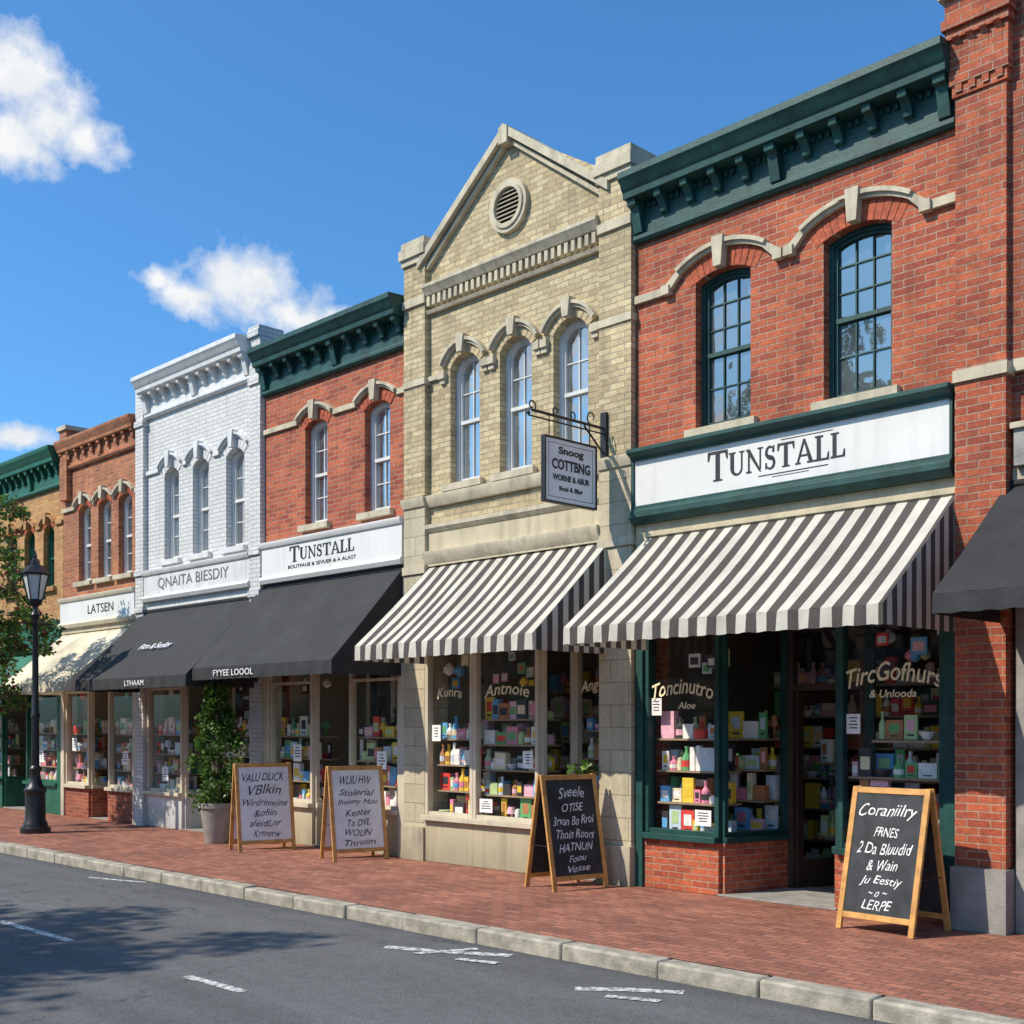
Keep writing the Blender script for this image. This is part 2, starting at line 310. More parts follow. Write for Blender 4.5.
# ------------------------------------------------------------------ architecture helpers
def arch(xc,w,z0,zt,rise,n=12):
    R=(w*w/4+rise*rise)/(2*rise); cz=zt-R; a=math.asin(min(1,(w/2)/R))
    if rise>R: a=math.pi-a
    return [(xc-w/2,z0),(xc+w/2,z0)]+[(xc+R*math.sin(a-2*a*i/n),cz+R*math.cos(a-2*a*i/n)) for i in range(n+1)]
def band(xc,cz,r0,r1,a,n=14,a2=None):
    a2=-a if a2 is None else a2
    A=[a+(a2-a)*i/n for i in range(n+1)]
    return [(xc+r1*math.sin(t),cz+r1*math.cos(t)) for t in A]+[(xc+r0*math.sin(t),cz+r0*math.cos(t)) for t in reversed(A)]
def window(T,W,xc,w,z0,zt,rise,fm,sm,cols=2,ru=2,rl=2,ring=.0,ringm=None,hood=.0,hang=50,hm=None,sillm=None,glass=None,key=None,earz=None,rp=.018):
    glass=glass or UG
    R=(w*w/4+rise*rise)/(2*rise); cz=zt-R; f=.045
    ri=(R-f)-math.sqrt(max((R-f)**2-(w/2-f)**2,0))
    W.prism(arch(xc,w+.01,z0-.005,zt+.005,rise),[arch(xc,w-2*f,z0+f,zt-f,ri)],'xz',.10,.19,fm)
    g=f+.03; ri2=(R-g)-math.sqrt(max((R-g)**2-(w/2-g)**2,0))
    W.prism(arch(xc,w-2*f+.004,z0+f-.002,zt-f+.002,ri),[arch(xc,w-2*g,z0+g,zt-g,ri2)],'xz',.125,.18,sm)
    zm=(z0+zt)/2-.02
    W.box(xc-w/2+f,xc+w/2-f,.118,.178,zm-.022,zm+.022,sm)
    W.prism(arch(xc,w-.04,z0+.02,zt-.02,rise*.9),[],'xz',.16,.17,glass)
    xa=xc-w/2+g; xb=xc+w/2-g
    for i in range(1,cols):
        x=xa+(xb-xa)*i/cols; zt2=cz+math.sqrt(max((R-g)**2-(x-xc)**2,0)); W.box(x-.008,x+.008,.142,.159,z0+f+.01,zt2,sm)
    for j in range(1,ru): z=zm+(zt-rise*.6-zm)*j/ru; W.box(xa,xb,.144,.1585,z-.008,z+.008,sm)
    for j in range(1,rl): z=z0+g+(zm-z0-g)*j/rl; W.box(xa,xb,.144,.1585,z-.008,z+.008,sm)
    if sillm: T.box(xc-w/2-.09,xc+w/2+.09,-.075,.12,z0-.085,z0-.002,sillm)
    r=R+.004
    if ring:
        A=math.radians(hang); n=max(7,int(2*A*r/.065)); g2=.0045/r
        for i in range(n):
            a0=-A+2*A*i/n+g2; a1=-A+2*A*(i+1)/n-g2
            T.prism(band(xc,cz,r,r+ring,a1,2,a0),[],'xz',-rp-random.random()*.005,.02,ringm)
        r+=ring
    if hood:
        A=math.radians(hang); T.prism(band(xc,cz,r,r+hood,A),[],'xz',-.05,.02,hm)
        T.prism(band(xc,cz,r+hood*.55,r+hood+.014,A+.01),[],'xz',-.08,.018,hm)
        if earz is not None:
            for s in (-1,1):
                i=(xc+s*r*math.sin(A),cz+r*math.cos(A)); o=(xc+s*(r+hood)*math.sin(A),cz+(r+hood)*math.cos(A)); ex=xc+s*(w/2+.36)
                T.prism([i,o,(ex+s*.01,earz+.04),(ex-s*.04,earz-.04)],[],'xz',-.052,.021,hm)
                T.box(min(ex-s*.07,ex+s*.03),max(ex-s*.07,ex+s*.03),-.075,.022,earz-.05,earz+.045,hm)
        r+=hood
    if key:
        b=cz+R+.0; t=cz+r+.045
        T.prism([(xc-.045,b),(xc+.045,b),(xc+.07,t),(xc-.07,t)],[],'xz',-.10,.025,key)
    return cz,r
def cornice(C,x0,x1,z0,z1,proj,mat,sp=.3,bw=.085,dent=True):
    h=z1-z0
    C.prism([(.05,z0),(-.05,z0),(-.075,z0+.03),(-.075,z0+.07),(-.04,z0+.09),(-.04,z0+.6*h),(-proj*.72,z0+.62*h),(-proj*.75,z0+.72*h),(-proj*.8,z0+.74*h),(-proj*.86,z0+.82*h),(-proj*.97,z0+.88*h),(-proj,z0+.9*h),(-proj,z1),(.06,z1+.02)],[],'yz',x0,x1,mat)
    n=max(2,int((x1-x0)/sp)); 
    for i in range(n+1):
        x=x0+.08+(x1-x0-.16)*i/n; big=(i%5==0)
        zb=z0+(.1 if big else .3)*h; w=bw*(1.3 if big else 1)
        C.prism([(-.035,zb),(-.09,zb+.03*h),(-.1,zb+.1*h),(-proj*.45,z0+.5*h),(-proj*.6,z0+.52*h),(-proj*.64,z0+.615*h),(-.035,z0+.615*h)],[],'yz',x-w/2,x+w/2,mat)
    if dent:
        m=int((x1-x0)/.075)
        for i in range(m): x=x0+.03+i*.075; C.box(x,x+.04,-.07,-.035,z0+.5*h,z0+.585*h,mat)
def goods(G,x0,x1,y0,y1,zs,dens=1.,shelfm=None,hmax=.3,rows=2):
    for zi,z in enumerate(zs):
        if shelfm and zi>0: G.box(x0,x1,y0,y1,z-.02,z,shelfm)
        for row in range(rows):
            yy=y0+(y1-y0)*(.18+.5*row); x=x0+.02
            while x<x1-.06:
                w=random.uniform(.05,.2); r=random.random(); w=min(w,x1-x-.01)
                if random.random()>dens: x+=w; continue
                c=random.choice(PAL); h=random.uniform(.12,hmax); d=random.uniform(.03,.1)
                if r<.36:
                    G.box(x,x+w,yy-d/2,yy+d/2,z+.001,z+h,c)
                    if random.random()<.7: G.box(x+w*.12,x+w*.88,yy-d/2-.003,yy-d/2+.001,z+h*.25,z+h*.7,random.choice(PAL))
                elif r<.58: 
                    G.box(x,x+w,yy-.012,yy+.012,z+.001,z+h,c); G.box(x+w*.2,x+w*.8,yy-.014,yy-.011,z+h*.35,z+h*.8,random.choice(PAL)); G.box(x+w*.25,x+w*.75,yy-.014,yy-.011,z+h*.15,z+h*.22,PAL[7])
                elif r<.80:
                    w=min(w,.095); rr=w/2; G.lathe((x+rr,yy,z+.001),[(rr,0),(rr,h*.55),(rr*.35,h*.75),(rr*.35,h*.9),(rr*.45,h*.9),(rr*.45,h)],c,9); G.lathe((x+rr,yy,z+.001),[(rr*1.03,h*.15),(rr*1.03,h*.42)],random.choice(PAL),9)
                elif r<.88: rr=w/2; G.lathe((x+rr,yy,z+.001),[(rr*.5,0),(rr,.06),(rr*.95,.07)],c,10)
                elif r<.95: rr=w/2; G.lathe((x+rr,yy,z+.001),[(rr*.2,0),(rr*.25,h*.45),(rr*1.0,h*.5),(rr*.6,h*.95)],c,10)
                else: rr=w/2; G.lathe((x+rr,yy,z+.001),[(rr,0),(rr*1.02,h*.5),(rr*.9,h*.5),(rr*.9,h*.62),(rr*.2,h*.66)],c,10)
                x+=w+random.uniform(.003,.018)
def hang(G,x0,x1,y,z,n=7):
    for i in range(n):
        x=random.uniform(x0+.06,x1-.06); l=random.uniform(.12,.5); yy=y+random.uniform(-.08,.15); c=random.choice(PAL); s=random.uniform(.04,.08); b=z-l
        G.cyl((x,yy,b),(x,yy,z),.002,.002,BLK,4)
        r=random.random()
        if r<.4: G.lathe((x,yy,b-s*2),[(s*.2,0),(s,s*.6),(s*.9,s*1.3),(s*.15,s*2)],c,10)
        elif r<.7: G.prism([(x-s,b-s*2.4),(x,b-s*2),(x+s,b-s*2.4),(x+s,b),(x-s,b)],[],'xz',yy-.004,yy+.004,c)
        else: G.box(x-s,x+s,yy-.01,yy+.01,b-s*2,b,c); G.box(x-s*.7,x+s*.7,yy-.013,yy-.009,b-s*1.6,b-s*.5,random.choice(PAL))
def cards(G,spots,y):
    for x,z,w,h in spots:
        G.box(x-w/2,x+w/2,y-.002,y,z,z+h,PAL[10]); 
        for k in range(4):
            ww=w*random.uniform(.3,.75); G.box(x-ww/2,x+ww/2,y-.0035,y-.0015,z+h*(.78-k*.17),z+h*(.84-k*.17),PAL[7])
def glazed(F,p,q,zb,zh,fm,bm,sw=.055,sillp=.05,trans=None):
    p=Vector(p);q=Vector(q);d=(q-p).normalized()
    if bm: F.seg(p,q,.16,0.003,zb-.06,bm,-.03)
    F.seg(p,q,.16+sillp*2,zb-.06,zb,fm,-.01)
    F.seg(p+d*.002,p+d*sw,.09,zb,zh,fm); F.seg(q-d*sw,q-d*.002,.09,zb,zh,fm)
    F.seg(p+d*sw,q-d*sw,.075,zh-.08,zh,fm); F.seg(p+d*sw,q-d*sw,.07,zb,zb+.045,fm)
    F.pane(p+d*sw*.8,q-d*sw*.8,zb+.02,zh-.02,SG)
    if trans: F.seg(p+d*sw,q-d*sw,.06,trans-.02,trans+.02,fm)
def door(F,p,q,zh,fm,opened=False):
    p=Vector(p);q=Vector(q);d=(q-p).normalized()
    F.seg(p,p+d*.07,.09,.005,zh,fm); F.seg(q-d*.07,q,.09,.005,zh,fm); F.seg(p+d*.07,q-d*.07,.085,2.05,2.12,fm); F.seg(p+d*.07,q-d*.07,.085,zh-.06,zh,fm)
    a=p+d*.08;b=q-d*.08; F.pane(p+d*.06,q-d*.06,2.1,zh-.04,SG)
    if opened:
        dd=Vector((-d.y,d.x)); dd=(dd*.97+d*.2).normalized(); w=(b-a).length; b=a+dd*w; d=dd
    F.seg(a,a+d*.09,.045,.01,2.045,fm); F.seg(b-d*.09,b,.045,.01,2.045,fm); F.seg(a+d*.09,b-d*.09,.044,.01,.3,fm); F.seg(a+d*.09,b-d*.09,.044,1.93,2.045,fm)
    F.pane(a+d*.08,b-d*.08,.28,1.95,SG)
    n=Vector((d.y,-d.x)); hp=b-d*.045+n*.07; F.cyl((hp.x,hp.y,.95),(hp.x,hp.y,1.25),.012,.012,BLK,8)
def recess(F,xa,xb,dp,zb,zh,fm,bm,y=.05,ang=.18,dm=None,opened=False):
    glazed(F,(xa,y),(xa+ang,dp),zb,zh,fm,bm,sillp=.01); glazed(F,(xb-ang,dp),(xb,y),zb,zh,fm,bm,sillp=.01)
    door(F,(xa+ang+.03,dp),(xb-ang-.03,dp),zh,dm or fm,opened)
    F.box(xa,xb,-.02,dp+.2,.002,.02,GREYST); F.box(xa,xb,.0,dp+.2,zh,zh+.03,fm)
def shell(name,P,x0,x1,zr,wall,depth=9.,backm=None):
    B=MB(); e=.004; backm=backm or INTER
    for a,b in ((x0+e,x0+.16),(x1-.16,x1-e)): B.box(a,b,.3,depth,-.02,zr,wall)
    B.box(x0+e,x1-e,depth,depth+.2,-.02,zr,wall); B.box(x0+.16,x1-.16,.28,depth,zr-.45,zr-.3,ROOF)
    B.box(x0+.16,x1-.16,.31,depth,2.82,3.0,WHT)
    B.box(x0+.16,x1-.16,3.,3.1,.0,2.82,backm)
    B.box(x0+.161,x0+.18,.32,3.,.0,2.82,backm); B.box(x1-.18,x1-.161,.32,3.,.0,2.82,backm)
    B.box(x0+.16,x1-.16,.06,3.,-.03,.006,SHELF)
    B.obj('building_body',P)
def wallfront(P,x0,x1,z0,outer_top,holes,mat):
    B=MB(); B.prism([(x0,z0),(x1,z0)]+outer_top,holes,'xz',0,.3,mat); B.obj('facade_wall',P)
def awning(P,x0,x1,p,zt,zf,val,mf,ms):
    A=MB(); nx=max(12,int((x1-x0)/.1)); ny=8; vs=[];fs=[]; nr=max(2,round((x1-x0)/1.1))
    for j in range(ny+1):
        t=j/ny
        for i in range(nx+1):
            u=i/nx; x=x0+(x1-x0)*u
            sag=-.035*math.sin(math.pi*t)*(.3+abs(math.sin(u*math.pi*nr)))+.004*math.sin(i*2.3+j)
            vs.append((x,-.02-(p-.02)*t,zt+(zf-zt)*t+sag))
    for j in range(ny):
        for i in range(nx): a=j*(nx+1)+i; fs.append((a,a+1,a+nx+2,a+nx+1))
    A.add(vs,fs,mf)
    vs=[];fs=[]
    for i in range(nx*2+1):
        u=i/(nx*2); x=x0+(x1-x0)*u; w=.012*math.sin(i*.9)+.008*math.sin(i*2.1)
        vs+= [(x,-p,zf),(x,-p-.004+w*.5,zf-val*.5),(x,-p-.006+w,zf-val+.005*math.sin(i*1.7))]
    for i in range(nx*2): a=i*3; fs+=[(a,a+3,a+4,a+1),(a+1,a+4,a+5,a+2)]
    A.add(vs,fs,mf)
    for x,sg in ((x0,1),(x1,-1)):
        n=8;vs=[];fs=[]
        for k in range(n+1):
            t=k/n; y=-.02-(p-.02)*t; vs+=[(x+sg*.0,y,zt+(zf-zt)*t-.01*math.sin(math.pi*t)),(x+.004*math.sin(k*2),y,zf-val)]
        for k in range(n): a=2*k; fs.append((a,a+2,a+3,a+1))
        A.add(vs,fs,ms)
    o=A.obj('awning_canvas',P,recalc=False)
    F=MB(); F.cyl((x0+.03,-p+.03,zf-.02),(x1-.03,-p+.03,zf-.02),.015,.015,BLK,8)
    n=nr
    for i in range(n+1):
        x=x0+.05+(x1-x0-.1)*i/n; F.cyl((x,-.01,zf-.02),(x,-p+.03,zf-.02),.012,.012,BLK,8); F.cyl((x,-.01,zt-.08),(x,-p+.03,zf-.04),.012,.012,BLK,8)
    F.box(x0,x1,-.06,.0,zt,zt+.035,mf if mf is BCAN else STONE2)
    F.obj('awning_frame',P)
# ------------------------------------------------------------------ BUILDINGS
# --- red brick shop with striped awning
P=empty('brick_shop_building'); x0,x1=-8.13,-4.6
wins=[(-7.03,.66),(-5.56,.68)]
wallfront(P,x0,x1,2.78,[(x1,6.95),(x0,6.95)],[arch(c,w,4.68,6.23,.075) for c,w in wins],RED)
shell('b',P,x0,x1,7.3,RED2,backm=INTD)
T=MB();W=MB()
for c,w in wins: window(T,W,c,w,4.68,6.23,.075,TEAL,TEAL,3,3,2,ring=.19,ringm=VOUS,hood=.06,hang=31,hm=STONE,sillm=STONE,key=STONE,earz=6.17,rp=.004)
hx=[(c-w/2-.36,c+w/2+.36) for c,w in wins]
for a,b in ((x0,hx[0][0]),(hx[0][1],hx[1][0]),(hx[1][1],x1)):
    if b>a: T.box(a,b,-.045,.02,6.13,6.21,STONE)
T.obj('stone_trim',P,.006); W.obj('sash_windows',P,.003)
C=MB(); cornice(C,x0+.01,x1-.01,6.76,7.42,.33,TEAL,sp=.34); C.obj('cornice',P,.005)
S=MB()
S.prism([(.0,3.8),(-.1,3.8),(-.16,3.86),(-.16,3.92),(-.12,3.95),(-.12,3.985),(0,3.985)],[],'yz',x0+.02,x1-.01,TEAL)
S.box(x0+.05,x1-.04,-.09,.0,3.985,4.46,SIGN)
S.prism([(.0,4.46),(-.12,4.46),(-.13,4.49),(-.2,4.53),(-.2,4.57),(0,4.58)],[],'yz',x0+.02,x1-.01,TEAL)
S.box(x0+.02,x0+.05,-.11,.0,3.985,4.46,TEAL); S.box(x1-.04,x1-.01,-.11,.0,3.985,4.46,TEAL)
S.box(x0+.02,x1-.01,-.035,.0,2.8,3.8,STONE2)
S.obj('sign_fascia',P,.004)
serif('TUNSTALL',-6.38,-.09,4.13,1.52,.225,INK,P,'sign_lettering')
D=MB(); D.box(-6.3,-5.75,-.094,-.088,4.385,4.391,INK); D.box(-6.55,-5.8,-.094,-.088,4.075,4.083,INK); D.box(-6.4,-6.0,-.094,-.088,4.052,4.056,INK); D.obj('sign_rule',P)
awning(P,-7.97,-4.6,1.3,3.66,2.64,.16,STX,STY)
F=MB(); zb,zh=.58,2.74
F.box(x0+.003,x0+.1,-.03,.2,.0,2.78,TEAL); F.box(x1-.13,x1-.003,-.03,.2,.0,2.78,TEAL)
glazed(F,(x0+.1,.05),(-7.08,.05),zb,zh,TEAL,RED); glazed(F,(-5.76,.05),(x1-.13,.05),zb,zh,TEAL,RED)
recess(F,-7.08,-5.76,.95,zb,zh,TEAL,RED,dm=DKWD,opened=True)
F.box(x0+.1,x1-.13,-.02,.3,zh,2.79,TEAL)
F.obj('shopfront',P,.003)
G=MB(); G.box(x0+.18,-7.1,.13,.85,.0,.56,SHELF); G.box(-5.8,x1-.18,.13,.85,.0,.56,SHELF)
goods(G,x0+.2,-7.12,.1,.46,[.57,.9,1.23,1.56],1.,SHELF,.3); goods(G,-5.7,x1-.18,.1,.46,[.57,.9,1.23],1.,SHELF,.31); goods(G,-5.45,x1-.25,.12,.38,[1.57],1.,None,.28,1); G.box(-5.47,x1-.23,.1,.42,1.54,1.565,SHELF)
goods(G,-7.55,-6.98,.65,1.05,[.6,.92,1.24,1.56],1.,SHELF,.3); G.box(-7.55,-6.98,.65,1.1,.0,.6,SHELF)
goods(G,x0+.2,x1-.2,2.2,2.6,[.02,.4,.75,1.1,1.45,1.8,2.15],1.,SHELF,.3)
goods(G,-6.95,-6.75,1.6,2.0,[.02,.5,.9,1.3],1.,SHELF,.3)
hang(G,x0+.2,-7.12,.25,2.74,7); hang(G,-5.7,x1-.2,.25,2.74,9)
G.lathe((-5.98,.98,.02),[(.1,0),(.12,.3),(.1,.5),(.04,.55)],PAL[9],12)
cards(G,[(-7.9,1.8,.14,.18),(-5.62,1.62,.14,.18),(-4.9,.68,.24,.2),(-7.3,.68,.2,.16)],.045)
G.obj('window_display',P)
text('TircGofhurs',MW(-5.23,.035,2.1),GOLD,P,'window_lettering',width=.92,height=.17,shear=.2,ext=.001,jit=.002,bold=.002,arc=.08)
text('& Unlooda',MW(-5.23,.035,1.98),GOLD,P,'window_small_lettering',width=.45,height=.07,shear=.2,ext=.001,bold=.002)
text('Toncinutro',MW(-7.56,.035,2.03),GOLD,P,'window_lettering',width=.78,height=.16,shear=.2,ext=.001,jit=.002,bold=.002,arc=.07)
text('Aloe',MW(-7.5,.035,1.9),GOLD,P,'window_small_lettering',width=.22,height=.07,shear=.2,ext=.001,bold=.002)

# --- neighbour at right with tall brick pier
P=empty('brick_corner_building'); x0,x1=-4.58,.2
wl=[(-3.2,.8),(-1.6,.8)]
wallfront(P,-4.15,x1,2.78,[(x1,8.3),(-4.15,8.3)],[arch(c,w,4.75,6.4,.14) for c,w in wl],RED2)
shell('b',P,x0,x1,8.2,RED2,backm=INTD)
T=MB();W=MB()
for c,w in wl: window(T,W,c,w,4.75,6.4,.14,TEAL,TEAL,3,2,2,ring=.19,ringm=VOUS,hood=.07,hm=STONE,sillm=STONE,key=STONE)
T.box(-4.15,x1,-.06,.02,4.58,4.68,STONE)
T.box(x0,-4.15,-.13,.3,.52,4.56,RED); T.box(x0,-4.15,-.12,.3,4.66,6.95,RED); T.box(x0-.01,-4.13,-.155,.3,4.56,4.66,STONE)
T.box(x0-.01,-4.12,-.2,.3,.0,.52,GREYST)
T.box(-4.15,-4.0,-.06,.3,4.68,8.3,RED2)
for i,(a,b,z,zz) in enumerate([(.02,.02,6.95,7.05),(.04,.04,7.05,7.42),(.06,.07,7.42,7.5),(.08,.1,7.5,7.58),(.06,.07,7.58,7.76),(.10,.12,7.76,7.84)]):
    T.box(x0-a,-4.15+a*.8,-.12-b,.35,z,zz,RED if i<5 else STONE)
for k in range(4):
    xx=x0+.01+k*.115; T.prism([(-.155,6.98),(-.165,7.38),(-.215,7.42),(-.155,7.42)],[],'yz',xx,xx+.06,RED)
for k in range(5): T.box(-4.12,x1,-.03-k*.03,.3,8.3+k*.08,8.38+k*.08,RED2 if k<4 else STONE)
T.obj('brick_pier_and_trim',P,.005); W.obj('sash_windows',P,.003)
S=MB(); S.box(-4.1,x1-.1,-.1,.0,3.8,4.1,GREYST); S.box(-4.12,x1-.08,-.13,.0,4.1,4.15,STONE); S.box(-4.14,x1-.1,-.03,.0,2.8,3.8,STONE)
S.obj('sign_fascia',P,.004)
awning(P,-4.2,x1-.1,1.3,3.66,2.68,.15,BCAN,BCAN)
F=MB(); F.box(-4.11,-4.02,-.04,.2,0,2.78,GREYST); glazed(F,(-4.02,.05),(-2.4,.05),.58,2.74,STONE2,RED2); glazed(F,(-1.3,.05),(x1-.1,.05),.58,2.74,STONE2,RED2); recess(F,-2.4,-1.3,.95,.58,2.74,STONE2,RED2); F.box(-4.1,x1-.1,-.02,.3,2.74,2.79,STONE2); F.obj('shopfront',P,.003)
G=MB(); goods(G,-4.0,-2.5,.16,.5,[.56,.9,1.24],.9,SHELF); G.box(-4.0,-2.45,.14,.6,0,.56,SHELF); G.obj('window_display',P)

# --- tan gabled building
P=empty('tan_gabled_building'); x0,x1=-11.9,-8.14; xm=-10.03; pl=.41; pr=.45
wins=[(-10.83,.53),(-9.95,.53),(-9.08,.53)]
wallfront(P,x0,x1,2.78,[(x1,7.45),(xm,8.62),(x0,7.45)],[arch(c,w,4.66,6.23,.17) for c,w in wins],TAN)
shell('b',P,x0,x1,7.5,RED2,backm=INTER)
T=MB();W=MB()
for c,w in wins:
    window(T,W,c,w,4.66,6.23,.17,WHT,WHT,2,2,1,ring=.1,ringm=VOUST,hood=.06,hang=62,hm=STONE,sillm=STONE,glass=UG2,key=STONE,rp=.01)
spr=6.03
for i,(c,w) in enumerate(wins):
    for sgn in (-1,1):
        xx=c+sgn*.385; T.box(xx-.06,xx+.06,-.06,.02,spr-.05,spr+.04,STONE); T.box(xx-.045,xx+.045,-.035,.02,spr-.11,spr-.05,STONE)
T.box(x0+pl,wins[0][0]-.445,-.04,.02,spr-.03,spr+.03,STONE)
T.prism([(.02,4.42),(-.05,4.42),(-.09,4.5),(-.09,4.56),(.02,4.58)],[],'yz',x0+pl,x1-pr,STONE)
T.prism([(.02,4.1),(-.04,4.1),(-.08,4.15),(-.08,4.2),(.02,4.22)],[],'yz',x0+pl,x1-pr,STONE)
T.box(x0+pl,x1-pr,-.03,.02,3.86,4.1,STONE2)
T.prism([(.02,3.7),(-.06,3.7),(-.12,3.8),(-.12,3.86),(.02,3.87)],[],'yz',x0+pl,x1-pr,STONE)
T.box(x0+pl,x1-pr,-.02,.02,2.79,3.7,STONE2)
T.prism([(.02,6.84),(-.05,6.84),(-.07,6.88),(.02,6.89)],[],'yz',x0+pl,x1-pr,STONE)
for i in range(28):
    x=x0+pl+.03+i*(x1-x0-pl-pr-.04)/28; T.box(x,x+.055,-.075,.02,6.93,7.05,STONE)
T.prism([(.02,7.06),(-.08,7.06),(-.11,7.11),(-.14,7.15),(-.14,7.19),(.02,7.22)],[],'yz',x0+pl,x1-pr,STONE)
def rake(xa,za,xb,zb,t,y0,y1): T.prism([(xa,za),(xb,zb),(xb,zb+t),(xa,za+t)],[],'xz',y0,y1,STONE)
rake(x0+.3,7.42,xm-.07,8.53,.11,-.12,.4); rake(xm+.07,8.53,x1-.3,7.42,.11,-.12,.4)
rake(x0+.42,7.40,xm-.07,8.45,.06,-.06,.3); rake(xm+.07,8.45,x1-.42,7.40,.06,-.06,.3)
T.prism([(xm-.07,8.46),(xm+.07,8.46),(xm+.07,8.65),(xm,8.69),(xm-.07,8.65)],[],'xz',-.14,.42,STONE)
vz=7.76
T.prism(arcp(xm,vz,.31,.31,0,350,28),[arcp(xm,vz,.235,.235,0,350,28)],'xz',-.06,.01,STONE)
T.prism(arcp(xm,vz,.26,.26,0,350,28),[arcp(xm,vz,.21,.21,0,350,28)],'xz',-.08,.01,STONE)
V=MB(); V.prism(arcp(xm,vz,.225,.225,0,350,24),[],'xz',-.012,-.003,BLK)
for k in range(8):
    z=vz-.19+k*.05; hw=math.sqrt(max(.215**2-(z+.01-vz)**2,.001)); V.prism([(-.055,z),(-.05,z-.008),(-.012,z+.026),(-.012,z+.036)],[],'yz',xm-hw,xm+hw,STONE)
V.obj('round_louvre',P)
for a,b in ((x0,x0+pl),(x1-pr,x1)):
    T.box(a,b,-.08,.31,.42,4.44,BLOCK); T.box(a,b,-.08,.31,4.58,6.98,TAN); T.box(a,b,-.08,.31,7.08,7.52,TAN)
    e=.015
    T.box(a-e,b+e,-.12,.33,.0,.42,STONE)
    T.prism([(.3,4.44),(-.10,4.44),(-.13,4.52),(-.13,4.56),(.3,4.58)],[],'yz',a-.01,b+.02,STONE)
    T.box(a-.005,b+.015,-.11,.31,6.98,7.08,STONE)
    T.box(a-.01,b+.02,-.105,.31,3.6,3.7,STONE); T.box(a-.005,b+.015,-.10,.31,5.97,6.05,STONE)
    T.box(a-.02,b+.02,-.11,.35,7.52,7.6,STONE); T.box(a-.04,b+.04,-.14,.4,7.6,7.73,STONE); T.box(a-.02,b+.02,-.11,.36,7.73,7.82,STONE)
T.obj('stone_trim',P,.006); W.obj('sash_windows',P,.003)
awning(P,-11.45,-8.48,1.2,3.68,2.63,.17,STX,STY)
F=MB(); zb,zh=.58,2.74
glazed(F,(-11.48,-.04),(-10.6,-.04),zb,zh,CREAM,STONE2); glazed(F,(-10.6,-.04),(-9.5,-.04),zb,zh,CREAM,STONE2)
glazed(F,(-9.5,-.04),(-9.38,.42),zb,zh,CREAM,STONE2,sillp=.01); glazed(F,(-9.38,.42),(-8.6,.42),.35,zh,CREAM,STONE2)
F.box(-11.48,-8.6,-.1,.5,zh,2.785,CREAM); F.box(-9.38,-8.6,-.05,.4,.003,.02,GREYST)
F.obj('shopfront',P,.003)
G=MB(); G.box(-11.43,-9.6,.05,.8,0,.56,SHELF); goods(G,-11.4,-10.62,.03,.4,[.57,.89,1.21,1.53],1.,SHELF,.28); goods(G,-10.58,-9.6,.03,.4,[.57,.87,1.17,1.47,1.77],1.,SHELF,.27)
goods(G,-9.33,-8.65,.5,.85,[.36,.68,1.0,1.32,1.64],1.,SHELF,.28); G.box(-9.33,-8.65,.5,.85,0,.36,SHELF); goods(G,-11.6,-8.5,2.25,2.65,[.0,.4,.75,1.1,1.45,1.8,2.15],1.,SHELF,.3)
hang(G,-11.4,-10.65,.18,2.74,6); hang(G,-10.55,-9.6,.18,2.74,7); hang(G,-9.3,-8.7,.65,2.74,4)
cards(G,[(-11.3,1.5,.16,.2),(-10.4,.66,.22,.16),(-9.7,1.2,.16,.2)],-.05); cards(G,[(-8.8,.5,.2,.18)],.41)
G.obj('window_display',P)
text('AngGfoe',MW(-9.0,.40,2.1),GOLD,P,'window_lettering',width=.58,height=.17,shear=.2,ext=.001,jit=.002,bold=.002,arc=.05)
text('Antnoie',MW(-10.05,-.055,2.08),GOLD,P,'window_lettering',width=.75,height=.14,shear=.2,ext=.001,bold=.002,arc=.05)
text('Kunra',MW(-11.05,-.055,2.08),GOLD,P,'window_lettering',width=.45,height=.12,shear=.2,ext=.001,bold=.002,arc=.03)

